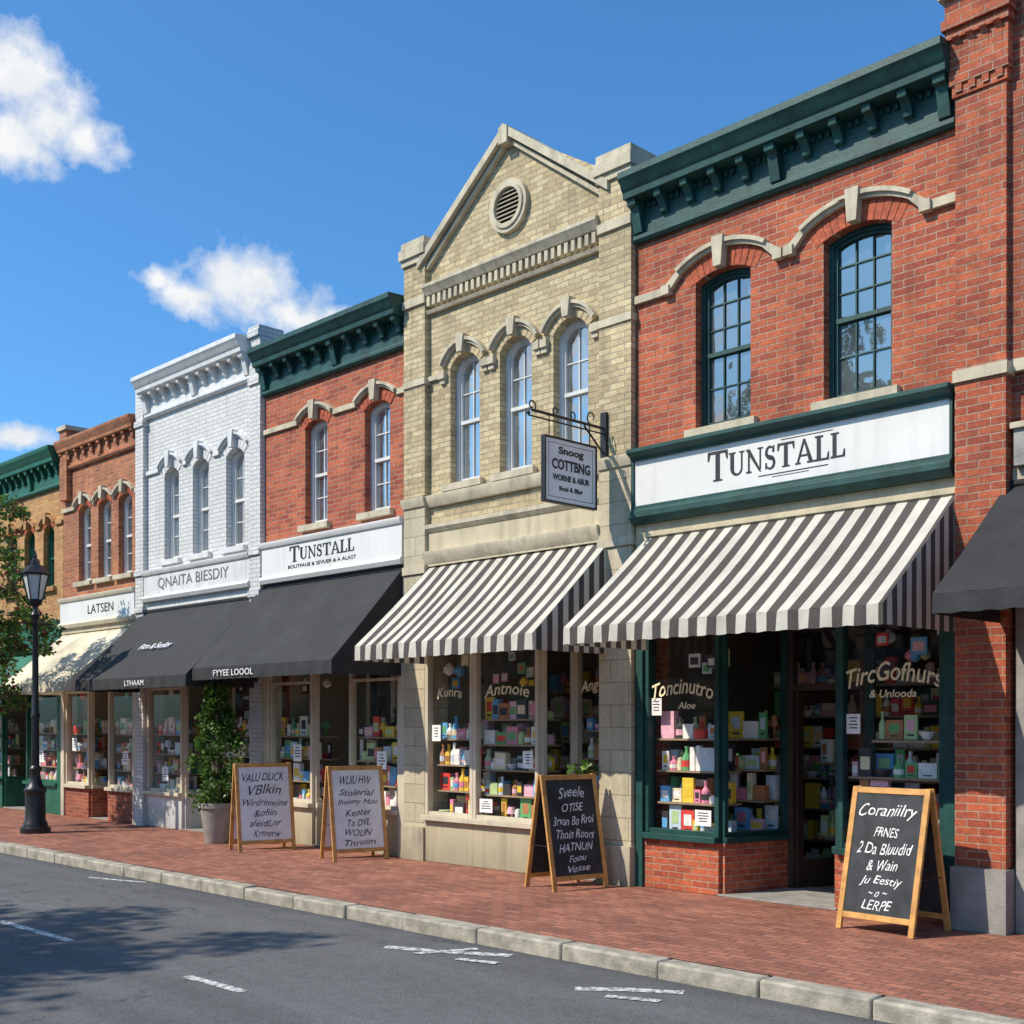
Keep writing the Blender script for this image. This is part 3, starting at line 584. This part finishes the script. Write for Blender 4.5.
# --- generic shop builder for the rest
def shop(name,x0,x1,wall,ztop,wins,wz,rise,wtrim,fm,fasc,signz,signm,aw,canm,frame,base,cor,glass=None,ringm=VOUS,hangle=48,key=True,pilm=None,ring=.16,body=None,cols=2,sp=.3,hl=True):
    P=empty(name); cz0,cz1,cm,cp=cor
    wallfront(P,x0,x1,2.78,[(x1,cz0+.2),(x0,cz0+.2)],[arch(c,w,wz[0],wz[1],rise) for c,w in wins],wall)
    shell('b',P,x0,x1,cz1-.1,body or wall)
    T=MB();W=MB(); ends=[]
    for c,w in wins:
        cz,r=window(T,W,c,w,wz[0],wz[1],rise,fm,fm,cols,2,2,ring=ring,ringm=ringm,hood=.055,hang=hangle,hm=wtrim,sillm=wtrim,glass=glass,key=wtrim if key else None,rp=.008)
        ends.append((c-r*math.sin(math.radians(hangle+1)),c+r*math.sin(math.radians(hangle+1)),cz+(r-.03)*math.cos(math.radians(hangle))))
    xs=x0
    for a,b,z in ends:
        if a>xs+.02: T.box(xs,a,-.04,.02,z-.05,z+.02,wtrim)
        xs=b
    if x1>xs+.02: T.box(xs,x1,-.04,.02,z-.05,z+.02,wtrim)
    if pilm:
        for a,b in ((x0,x0+.28),(x1-.3,x1)):
            T.box(a+.002,b-.002,-.08,.31,.0,cz1-.05,pilm); 
            for z,h,e in ((0,.4,.03),(3.6,.1,.03),(wz[0]-.2,.1,.03),(cz0-.1,.1,.03),(cz1-.05,.1,.04),(cz1+.05,.06,.02)):
                T.box(a+.001,b+e-.001 if b<x1 else b-.001,-.08-e,.33,z,z+h,pilm)
    T.obj('trim',P,.005); W.obj('sash_windows',P,.003)
    C=MB(); ci=.3 if pilm else .01
    cornice(C,x0+ci,x1-ci,cz0,cz1,cp,cm,sp=sp); C.obj('cornice',P,.004)
    S=MB(); s0,s1=signz; i=.3 if pilm else .03
    S.box(x0+i,x1-i,-.08,.0,s0,s1,signm)
    S.prism([(0,s1),(-.1,s1),(-.13,s1+.05),(-.13,s1+.08),(0,s1+.09)],[],'yz',x0+i-.01,x1-i+.01,fasc)
    S.prism([(0,s0-.1),(-.1,s0-.1),(-.13,s0-.04),(-.1,s0),(0,s0)],[],'yz',x0+i-.01,x1-i+.01,fasc)
    S.box(x0+i,x1-i,-.03,.0,2.8,s0-.1,fasc); S.obj('sign_fascia',P,.004)
    a0,a1,p,zt,zf,val=aw; awning(P,a0,a1,p,zt,zf,val,canm,canm)
    F=MB(); zb,zh=.6,2.74; w=x1-x0; i=.31 if pilm else .14
    if not pilm: F.box(x0+.003,x0+.14,-.06,.2,0,2.78,frame); F.box(x1-.14,x1-.003,-.06,.2,0,2.78,frame)
    A=x0+i;Bx=x1-i; r0=A+(Bx-A)*.36; r1=A+(Bx-A)*.64
    glazed(F,(A,.02),(r0,.02),zb,zh,frame,base,trans=2.3); glazed(F,(r1,.02),(Bx,.02),zb,zh,frame,base,trans=2.3); recess(F,r0,r1,.9,zb,zh,frame,base,y=.02,ang=.14,dm=DKWD)
    F.box(A,Bx,-.03,.3,zh,2.785,frame); F.obj('shopfront',P,.003)
    G=MB()
    for a,b in ((A+.05,r0-.02),(r1+.02,Bx-.05)):
        G.box(a,b,.12,.75,0,.57,SHELF); goods(G,a,b,.08,.44,[.58,.9,1.22,1.54],1.,SHELF,.29); hang(G,a,b,.25,2.74,4)
        cards(G,[((a+b)/2+random.uniform(-.2,.2),random.uniform(.7,1.5),.2,.24)],.01)
    goods(G,x0+.2,x1-.2,2.3,2.7,[.0,.5,.9,1.3,1.7,2.1],.95,SHELF,.3)
    G.obj('window_display',P)
    return P
P=shop('brick_shop_building',-15.22,-11.91,RED,7.2,[(-13.93,.53),(-12.55,.54)],(4.52,5.98),.09,STONE,WHT,SIGN,(3.86,4.28),SIGN,(-15.3,-11.98,1.15,3.72,2.5,.17),BCAN,CREAM,STONE2,(6.53,7.18,TEAL,.32),hangle=40,glass=UG2,sp=.34)
serif('TUNSTALL',-13.7,-.08,4.04,1.52,.17,INK,P,'sign_lettering')
text('BOUTFAUE & SEVUER & A ALAST',MW(-13.7,-.083,3.955),INK,P,'sign_small_lettering',width=1.6,height=.05)
text('FYYEE LOOOL',MW(-14.2,-1.172,2.415),CHALK,P,'valance_lettering',width=1.0,height=.085)
P=shop('white_painted_building',-19.1,-15.23,WHB,7.5,[(-18.0,.48),(-17.07,.5),(-16.05,.52)],(4.42,5.93),.12,WHT,WHT,WHT,(3.86,4.2),WHT,(-18.95,-15.4,1.2,3.6,2.42,.17),BCAN,CREAM,WHT,(6.85,7.5,WHT,.32),glass=UG2,ringm=WHT,pilm=WHB,body=WHB)
text('QNAITA BIESDIY',MW(-17.2,-.083,4.03),simple('sign_grey',(.15,.16,.18),.5,.1,8,0),P,'sign_lettering',width=2.2,height=.2,jit=.002)
text('LTHAAM',MW(-16.9,-1.225,2.335),CHALK,P,'valance_lettering',width=.6,height=.08)
text('Fitm & Sunfor',MW(-17.2,-.70,2.93,0,math.radians(44)),CHALK,P,'awning_lettering',width=1.0,height=.12,shear=.3,ext=.012,jit=.003)
P=shop('brick_shop_building',-22.1,-19.11,ORG,7.0,[(-21.2,.5),(-20.4,.5),(-19.62,.5)],(4.33,5.74),.12,STONE,WHT,CREAM,(3.6,3.98),SIGN,(-22.05,-19.3,1.2,3.4,2.42,.16),CCAN,CREAM,RED2,(6.45,7.0,ORG,.2),body=RED2,ring=.12)
text('LATSEN',MW(-20.4,-.083,3.79),INK,P,'sign_lettering',width=1.0,height=.16)
T=MB(); T.box(-22.05,-21.75,-.1,.4,5.9,7.2,ORG); T.box(-22.09,-21.71,-.14,.44,7.2,7.28,STONE); T.obj('brick_pier',P)
P=shop('amber_brick_building',-26.6,-22.11,YEL,6.95,[(-25.8,.5),(-24.5,.5),(-23.65,.5),(-22.75,.5)],(4.35,5.55),.16,YEL,GRN,GRN,(3.2,3.6),GRN,(-26.5,-22.3,1.0,3.1,2.45,.16),GCAN,GRN,GRN,(6.2,6.95,GRN,.3),body=YEL,ring=.12,ringm=VOUS)
P=shop('brick_shop_building',-31.5,-26.61,RED,7.4,[(-30.5,.55),(-29.1,.55),(-27.6,.55)],(4.4,5.8),.12,STONE,WHT,STONE,(3.6,4.0),SIGN,(-31.3,-26.8,1.2,3.4,2.42,.16),BCAN,CREAM,RED2,(6.6,7.3,TEAL,.3))
P=shop('tan_brick_building',-36.5,-31.51,TAN,7.9,[(-35.5,.55),(-34.1,.55),(-32.6,.55)],(4.4,5.8),.12,STONE,WHT,STONE,(3.6,4.0),SIGN,(-36.3,-31.8,1.2,3.4,2.42,.16),CCAN,CREAM,RED2,(6.9,7.6,STONE,.3))
P=empty('brick_chimney'); T=MB(); T.box(-15.0,-14.6,1.2,1.6,7.0,7.75,RED2); T.box(-15.05,-14.55,1.15,1.65,7.75,7.85,STONE); T.obj('stack',P)
P=empty('roof_vent_pipe'); T=MB(); T.cyl((-18.6,.9,7.3),(-18.6,.9,7.95),.05,.05,BLK,10); T.cyl((-18.6,.9,7.95),(-18.6,.9,8.03),.09,.04,BLK,10); T.obj('pipe',P)

def across(x0,x1,wall,h,tr):
    P=empty('brick_building_across_street'); B=MB(); Y=-19.
    B.box(x0+.01,x1-.01,Y-9,Y,-.1,h,wall); B.box(x0,x1,Y,Y+.3,h-.5,h,tr); B.box(x0,x1,Y,Y+.12,3.4,3.9,tr)
    n=int((x1-x0)/1.5)
    for i in range(n):
        c=x0+(i+.5)*(x1-x0)/n; B.box(c-.35,c+.35,Y,Y+.02,4.6,6.2,UG); B.box(c-.42,c+.42,Y,Y+.07,4.5,4.6,tr); B.box(c-.42,c+.42,Y,Y+.05,6.2,6.35,tr); B.box(c-.02,c+.02,Y+.02,Y+.035,4.6,6.2,WHT); B.box(c-.35,c+.35,Y+.02,Y+.035,5.38,5.43,WHT)
        B.box(c-.55,c+.55,Y,Y+.02,.7,3.1,UG)
    B.obj('walls',P)
xx=-48
for w,h,m,t in ((7,7.5,RED2,STONE),(6,8,TAN,STONE),(7,7.2,RED,WHT),(6,8.2,ORG,TEAL),(7,7.4,WHB,WHT),(6,7.9,RED,STONE),(7,7.2,TAN,TEAL)):
    across(xx,xx+w,m,h,t); xx+=w

# ------------------------------------------------------------------ GROUND
def sheet(name,x0,x1,y0,y1,z,mat):
    B=MB(); B.add([(x0,y0,z),(x1,y0,z),(x1,y1,z),(x0,y1,z)],[(0,1,2,3)],mat); return B.obj(name,None,smooth=False,recalc=False)
sheet('ground',-900,900,-900,900,-.135,GROUND)
sheet('road',-250,120,-14.,-3.0,-.12,ASP)
sheet('sidewalk',-250,120,-2.86,.5,0.,PAV)
sheet('sidewalk',-250,120,-19.,-14.2,0.,PAV)
def kerb(y0,y1,front):
    B=MB(); x=-60.
    while x<22:
        l=random.uniform(.82,.98); dz=random.uniform(-.007,.007); dy=random.uniform(-.008,.008)
        B.box(x+.006,x+l-.006,y0+dy,y1,-.3,.004+dz,KERB); x+=l
    o=B.obj('kerb',None,.02)
kerb(-3.04,-2.86,-1); kerb(-14.2,-14.02,1)
R=MB()
def mark(pts,z=-.116): R.add([(p[0],p[1],z) for p in pts],[tuple(range(len(pts)))],PAINT)
def line(a,b,w):
    a=Vector(a);b=Vector(b);d=(b-a).normalized();n=Vector((-d.y,d.x))*w/2; mark([a-n,b-n,b+n,a+n])
for a,b in ((-26,-24.5),(-21.2,-19.7),(-16.3,-14.8),(-11.3,-9.8),(-7.85,-7.12),(-3,-1.5),(2,3.5)): line((a,-5.42),(b,-5.4),.085)
line((-13.75,-3.4),(-12.85,-3.14),.07)
def zmark(pts,w,z):
    for k,(a,b) in enumerate(zip(pts,pts[1:])):
        a=Vector(a);b=Vector(b);d=(b-a).normalized();n=Vector((-d.y,d.x))*w/2; mark([a-n,b-n,b+n,a+n],-.116+z*.001+k*.0004)
zmark([(-7.75,-3.68),(-7.3,-3.5),(-6.75,-3.2)],.12,0); zmark([(-7.35,-3.7),(-7.15,-3.2)],.08,2); zmark([(-6.95,-3.6),(-6.6,-3.5)],.08,3)
zmark([(-5.6,-3.72),(-5.35,-3.5),(-5.0,-3.28)],.11,0); zmark([(-5.3,-3.74),(-4.95,-3.6)],.08,2)
R.obj('road_markings',None,smooth=False,recalc=False)

# ------------------------------------------------------------------ hanging sign
P=empty('hanging_shop_sign'); B=MB(); X=-8.5
B.box(X-.02,X+.02,-1.02,-.26,4.0,4.64,WBOARD)
B.prism([(-1.04,3.98),(-.24,3.98),(-.24,4.66),(-1.04,4.66)],[[(-1.02,4.0),(-.26,4.0),(-.26,4.64),(-1.02,4.64)]],'yz',X-.03,X+.03,BLK)
B.prism([(-.98,4.04),(-.3,4.04),(-.3,4.6),(-.98,4.6)],[[(-.972,4.048),(-.308,4.048),(-.308,4.592),(-.972,4.592)]],'yz',X-.022,X+.022,INK)
B.obj('sign_panel',P,.004)
B=MB(); B.cyl((X,-1.2,4.88),(X,-.1,4.88),.016,.016,BLK,8); B.cyl((X,-1.25,4.82),(X,-.1,4.82),.009,.009,BLK,8); B.box(X-.04,X+.04,-.115,-.08,4.5,5.05,BLK)
B.cyl((X,-.1,4.6),(X,-.42,4.86),.011,.011,BLK,8)
for y0 in (-.95,-.33): B.cyl((X,y0,4.88),(X,y0,4.66),.006,.006,BLK,6)
def scroll(cy,cz,r,a0,a1,n=14,k=.6):
    pts=[]
    for i in range(n+1):
        t=i/n;a=math.radians(a0+(a1-a0)*t);rr=r*(1-k*t);pts.append((X,cy+rr*math.cos(a),cz+rr*math.sin(a)))
    for a,b in zip(pts,pts[1:]): B.cyl(a,b,.008,.008,BLK,6)
scroll(-1.2,4.93,.06,-90,300); scroll(-.3,4.96,.08,-90,-400); scroll(-.6,4.93,.05,-90,270); scroll(-.85,4.93,.05,-90,-450)
B.lathe((X,-1.25,4.82),[(.0,0),(.02,.01),(.02,.03),(0,.05)],BLK,8)
B.obj('iron_bracket',P)
for t,z,w,h in (('Snoog',4.52,.38,.1),('COTTBNG',4.385,.58,.11),('WORNE & ABUR',4.25,.56,.065),('Boui & Blur',4.14,.36,.05)):
    text(t,MW(X+.0235,-.64,z,math.pi/2),INK,P,'lettering',width=w,height=h,ext=.001,bold=.006)
# ------------------------------------------------------------------ sandwich boards
def board(x,y,rz,face,ink,lines,w=.72,h=1.18,sp=.5):
    P=empty('sandwich_board'); base=Matrix.Translation((x,y,0))@Matrix.Rotation(rz,4,'Z'); B=MB()
    for sgn in (-1,1):
        lean=math.atan((sp/2-.02)/h); 
        Mx=base@Matrix.Rotation(0 if sgn<0 else math.pi,4,'Z')@Matrix.Translation((0,-sp/2,0))@Matrix.Rotation(-lean,4,'X'); B.xf=Mx
        H=h/math.cos(lean); f=.05
        B.box(-w/2,-w/2+f,-.014,.014,0,H,WOOD); B.box(w/2-f,w/2,-.014,.014,0,H,WOOD)
        B.box(-w/2+f,w/2-f,-.013,.013,H-f-.005,H-.004,WOOD); B.box(-w/2+f,w/2-f,-.013,.013,.1,.1+f,WOOD)
        B.box(-w/2+f-.01,w/2-f+.01,-.005,.005,.1+f-.01,H-f,face)
        if sgn<0: MF=Mx
    B.xf=base; 
    for s in (-1,1): B.cyl((s*(w/2-.02),-sp/2*.62,.45),(s*(w/2-.02),sp/2*.62,.45),.006,.006,BLK,6)
    B.cyl((-w/2+.06,0,h-.01),(w/2-.06,0,h-.01),.014,.014,BLK,8)
    B.xf=None; B.obj('wooden_frame',P,.004)
    H=h-.06; zz=H-.03
    tot=sum(l[1] for l in lines)
    for t,hh,ww in lines:
        s=(H-.2)/tot*hh; zz-=s/2
        text(t,MF@Matrix.Translation((random.uniform(-.01,.01),-.0065,zz))@Matrix.Rotation(math.pi/2,4,'X')@Matrix.Rotation(random.uniform(-.04,.04),4,'Z'),ink,P,'chalk_lettering',width=(w-.15)*ww,height=s*.66,ext=.0008,shear=.4,jit=.003,bold=.0,arc=.014 if hh>1.25 else 0)
        zz-=s/2
    return P
board(-4.9,-.58,math.radians(-4),CHALKB,CHALK,[('Coraniilry',1.5,.95),('FRNES',.9,.4),('2 Da Bluudid',1.1,.9),('& Wain',1,.5),('Ju Eestiy',1,.7),('~ o ~',.5,.3),('LERPE',.9,.5)],sp=.56)
board(-8.6,-.58,math.radians(80),CHALKB,CHALK,[('Sveele',1.3,.6),('OTISE',1,.5),('3rvan Bo Rroi',1.1,.95),('Thoin Roors',1.1,.85),('HATNUN',1,.8),('Foou',.8,.4),('Vesse',.8,.5)],sp=.5)
board(-12.32,-.55,math.radians(76),WBOARD,INK,[('WLIIU HW',1.3,.7),('Stolerial',1,.8),('Ihunmy Mou',1,.9),('Kenter',1,.6),('To DVL',1,.5),('WOUN',1,.6),('Tnruim',.9,.7)],w=.75,sp=.45)
board(-14.08,-.78,math.radians(76),WBOARD,INK,[('VALU DLICK',1.2,.9),('VBlkin',1.4,.7),('Wirdrinieiine',1,.95),('&ofiin',1,.5),('aleidLnr',1,.7),('Krmerw',1,.6)],w=.80,sp=.42)
# ------------------------------------------------------------------ street lamp
P=empty('street_lamp'); B=MB(); lx,ly=-18.78,-1.93
B.lathe((lx,ly,0),[(.23,0),(.23,.08),(.19,.1),(.18,.16),(.155,.2),(.15,.62),(.17,.65),(.17,.69),(.12,.74),(.085,.85),(.075,.95),(.09,.98),(.09,1.02),(.062,1.06),(.055,1.8),(.07,1.82),(.07,1.86),(.052,1.9),(.042,3.35),(.06,3.4),(.075,3.44),(.04,3.5),(.04,3.56),(.1,3.62),(.11,3.65)],BLK,16)
B.cyl((lx,ly-.28,3.3),(lx,ly+.28,3.3),.014,.014,BLK,8)
B.lathe((lx,ly,3.65),[(.11,0),(.115,.03),(.05,.035)],BLK,6)
for i in range(6):
    a=i*math.pi/3; c,s=math.cos(a),math.sin(a); B.cyl((lx+.11*c,ly+.11*s,3.67),(lx+.2*c,ly+.2*s,4.07),.011,.011,BLK,6)
B.lathe((lx,ly,4.06),[(.215,0),(.235,.03),(.2,.06),(.12,.15),(.07,.17),(.07,.22),(.05,.25),(.02,.28),(.03,.3),(.02,.33),(.004,.4)],BLK,6)
B.obj('lamp_post',P); B=MB(); B.lathe((lx,ly,3.68),[(.1,0),(.188,.38)],LGL,6); B.obj('lantern_glass',P,smooth=False)
# ------------------------------------------------------------------ plants
def leaves(B,clumps,n,size,mats):
    for (cx,cy,cz,rx,ry,rz) in clumps:
        for _ in range(n):
            d=Vector((random.gauss(0,1),random.gauss(0,1),random.gauss(0,1))).normalized(); r=random.random()**.45
            p=Vector((cx+d.x*rx*r,cy+d.y*ry*r,cz+d.z*rz*r)); s=size*random.uniform(.6,1.3)
            u=Vector((random.gauss(0,1),random.gauss(0,1),random.gauss(0,.7))).normalized(); w=u.cross(Vector((random.gauss(0,1),random.gauss(0,1),random.gauss(0,1)))).normalized(); k=u.cross(w)
            B.add([p-u*s*.5,p+w*s*.28+k*s*.08,p+u*s*.5,p-w*s*.28+k*s*.08],[(0,1,2,3)],random.choice(mats))
P=empty('potted_shrub'); B=MB(); sx,sy=-15.35,-.72
B.lathe((sx,sy,0),[(.17,0),(.18,.02),(.245,.5),(.27,.51),(.27,.58),(.24,.58),(.235,.53),(.02,.53)],POT,20); B.lathe((sx,sy,.5),[(.235,0),(.1,.03)],SOIL,16); B.obj('pot',P)
B=MB(); B.cyl((sx,sy,.5),(sx+.02,sy,1.9),.03,.015,BARK,8)
for i in range(8): a=i*2.4; z=.75+i*.17; B.cyl((sx,sy,z),(sx+.25*math.cos(a),sy+.25*math.sin(a),z+.25),.012,.004,BARK,6)
B.obj('stem',P)
B=MB(); cl=[]
for i in range(70):
    z=random.uniform(.55,2.2); k=.42*(1-max(0,(z-1.0)/1.6)**1.4)*(1-max(0,(.9-z)/.6)**2*.6); a=random.uniform(0,6.28); r=k*random.uniform(.1,1.05)
    q=random.uniform(.07,.15); cl.append((sx+r*math.cos(a),sy+r*math.sin(a),z,q,q,q*1.2))
leaves(B,cl,105,.065,[LF1,LF1,LF2,LF3]); B.obj('foliage',P,smooth=False,recalc=False)
P=empty('potted_plant'); B=MB(); sx,sy=-8.80,.14
B.lathe((sx,sy,0.02),[(.13,0),(.14,.02),(.17,.46),(.19,.47),(.19,.52),(.16,.52),(.155,.47),(.02,.47)],POT,18); B.obj('pot',P)
B=MB()
for i in range(26):
    a=random.uniform(0,6.28); l=random.uniform(.35,.85); p=Vector((sx,sy,.5)); d=Vector((math.cos(a)*.33,math.sin(a)*.28-.16,1)).normalized(); q=p+d*l; B.cyl(p,q,.006,.003,LF2,5)
    leaves(B,[(q.x,q.y,q.z,.06,.06,.1),(p.x+d.x*l*.6,p.y+d.y*l*.6,p.z+d.z*l*.6,.06,.06,.08)],10,.11,[LF1,LF2,LF3])
B.obj('foliage',P,smooth=False,recalc=False)
P=empty('potted_plant'); B=MB(); sx,sy=-12.5,.3
B.lathe((sx,sy,0.57),[(.1,0),(.13,.3),(.12,.3)],POT,18); B.obj('pot',P); B=MB()
for i in range(34): leaves(B,[(sx+random.gauss(0,.15),sy+random.gauss(0,.05),1.2+random.gauss(0,.3),.08,.06,.1)],22,.09,[LF1,LF2,LF3])
B.obj('foliage',P,smooth=False,recalc=False)
def tree(name,x,y,h,tr,cr,cz,rh,n,size,mats,nl=9,nc=40,sc2=.28):
    P=empty(name); B=MB(); pts=[Vector((x,y,-.02))]; 
    for i in range(5): pts.append(Vector((x+random.uniform(-.04,.04)*h*.3,y+random.uniform(-.04,.04)*h*.3,(i+1)*(cz+rh*.3)/5)))
    for i in range(5): B.cyl(pts[i],pts[i+1],tr*(1-i*.15),tr*(1-(i+1)*.15),BARK,10,cap=False)
    tips=[]
    for i in range(nl):
        s=pts[random.choice([3,4,5,5])]; a=i*2.4+random.random(); e=random.uniform(.2,1.0)
        t=Vector((x+cr*.75*math.cos(a)*math.cos(e),y+cr*.75*math.sin(a)*math.cos(e),cz+rh*.7*math.sin(e)*random.choice([1,1,-.4]))); m=(s+t)/2+Vector((0,0,.1*h*.3))
        B.cyl(s,m,tr*.3,tr*.18,BARK,6,cap=False); B.cyl(m,t,tr*.18,tr*.05,BARK,6,cap=False); tips.append(t)
    B.obj('trunk_and_limbs',P); B=MB(); cl=[]
    for i in range(nc):
        if i<len(tips): c=tips[i]
        else:
            d=Vector((random.gauss(0,1),random.gauss(0,1),random.gauss(0,1))).normalized(); r=random.uniform(.45,1.); c=Vector((x+d.x*cr*r,y+d.y*cr*r,cz+d.z*rh*r))
        q=cr*sc2*random.uniform(.6,1.2); cl.append((c.x,c.y,c.z,q,q,q*.7))
    leaves(B,cl,n,size,mats); B.obj('foliage',P,smooth=False,recalc=False)
tree('street_tree',-20.35,-2.25,5.4,.06,1.3,3.6,1.95,85,.1,[LF1,LF3,LF2,LF1,LF3,LFR],nl=12,nc=84,sc2=.21)
tree('street_tree',-14.4,-15.2,11,.2,3.3,7.8,3.0,170,.22,[LF1,LF2,LF3],nl=12,nc=95,sc2=.22)
tree('street_tree',-30,-15.5,9,.18,2.6,6.3,2.6,90,.2,[LF1,LF2,LF3],nl=10,nc=50)
tree('street_tree',2,-16.5,8,.16,2.2,5.6,2.2,90,.18,[LF1,LF2],nl=10,nc=40)
# ------------------------------------------------------------------ SKY
SD=Vector((-.33,-.62,.71)).normalized()
w=bpy.data.worlds.new('World'); sc.world=w; w.use_nodes=True; nt=w.node_tree; nt.nodes.clear()
out=N(nt,'ShaderNodeOutputWorld'); bg=N(nt,'ShaderNodeBackground'); bg.inputs[1].default_value=.12; L(nt,bg.outputs[0],out.inputs[0])
sky=N(nt,'ShaderNodeTexSky',sky_type='NISHITA'); sky.sun_disc=False; sky.sun_elevation=math.asin(SD.z); sky.sun_rotation=math.atan2(SD.x,SD.y); sky.air_density=1.; sky.dust_density=1.; sky.ozone_density=1.
tc=N(nt,'ShaderNodeTexCoord').outputs['Generated']; sp=N(nt,'ShaderNodeSeparateXYZ'); L(nt,tc,sp.inputs[0])
nzc=N(nt,'ShaderNodeTexNoise'); nzc.inputs['Scale'].default_value=22; nzc.inputs['Detail'].default_value=6; L(nt,tc,nzc.inputs['Vector'])
spn=N(nt,'ShaderNodeSeparateXYZ'); L(nt,nzc.outputs['Color'],spn.inputs[0])
az=mth(nt,'MULTIPLY',mth(nt,'ARCTAN2',sp.outputs[1],sp.outputs[0]),57.2958)
el=mth(nt,'MULTIPLY',mth(nt,'ARCSINE',sp.outputs[2]),57.2958)
az=mth(nt,'ADD',az,mth(nt,'MULTIPLY_ADD',spn.outputs[0],2.6,-1.3)); el=mth(nt,'ADD',el,mth(nt,'MULTIPLY_ADD',spn.outputs[1],2.0,-1.))
blobs=[(158.0,26.6,2.3,1.9),(156.6,25.4,2.2,1.6),(155.0,24.7,1.6,1.05),(158.4,24.1,2.1,1.3),(148.2,19.7,2.4,1.6),(150.3,19.0,2.3,1.),(146.,18.7,2.5,1.),(144.2,18.4,1.5,.6),(152.1,19.5,1.1,.6),(157.9,12.4,1.8,.55),
(-135,20,9,5),(-150,15,7,3),(-120,27,9,4),(-128,12,8,3),(-100,20,10,5),(-70,30,10,5),(-160,26,6,3),(-20,20,12,5),(40,22,10,4)]
mx=None
for a0,e0,ra,re in blobs:
    dx=mth(nt,'DIVIDE',mth(nt,'SUBTRACT',az,a0),ra); dy=mth(nt,'DIVIDE',mth(nt,'SUBTRACT',el,e0),re)
    d=mth(nt,'SQRT',mth(nt,'ADD',mth(nt,'MULTIPLY',dx,dx),mth(nt,'MULTIPLY',dy,dy))); m=mth(nt,'SUBTRACT',1.,d)
    mx=m if mx is None else mth(nt,'SMOOTH_MAX',mx,m,.15)
n2=noise(nt,tc,48,8,.62)
dens=ramp(nt,mth(nt,'ADD',mx,mth(nt,'MULTIPLY_ADD',n2,1.8,-.85)),-.15,.75)
dens=mth(nt,'POWER',dens,.9)
n3=noise(nt,tc,26,6,.6)
shade=ramp(nt,mth(nt,'ADD',n3,mth(nt,'MULTIPLY',mx,.15)),.3,.7)
ccol=mixc(nt,shade,(5.6,6.2,7.0),(7.8,7.9,8.0))
skyc=mixc(nt,1.,sky.outputs[0],(.58,1.18,1.68),'MULTIPLY')
L(nt,mixc(nt,dens,skyc,ccol),bg.inputs[0])
sl=bpy.data.lights.new('sun','SUN'); sl.energy=5.0; sl.angle=math.radians(.5); sl.color=(1,.91,.77)
so=bpy.data.objects.new('sun',sl); sc.collection.objects.link(so); so.rotation_euler=SD.to_track_quat('Z','Y').to_euler()
# ------------------------------------------------------------------ CAMERA
cd=bpy.data.cameras.new('camera'); co=bpy.data.objects.new('camera',cd); sc.collection.objects.link(co); sc.camera=co
co.location=(0,-9.82,1.7); co.rotation_euler=(math.pi/2,0,math.radians(45.55)); cd.sensor_width=36; cd.lens=42.19; cd.shift_y=.208; cd.clip_end=3000; cd.clip_start=.05
sc.view_settings.view_transform='Standard'; sc.view_settings.look='None'; sc.view_settings.exposure=0
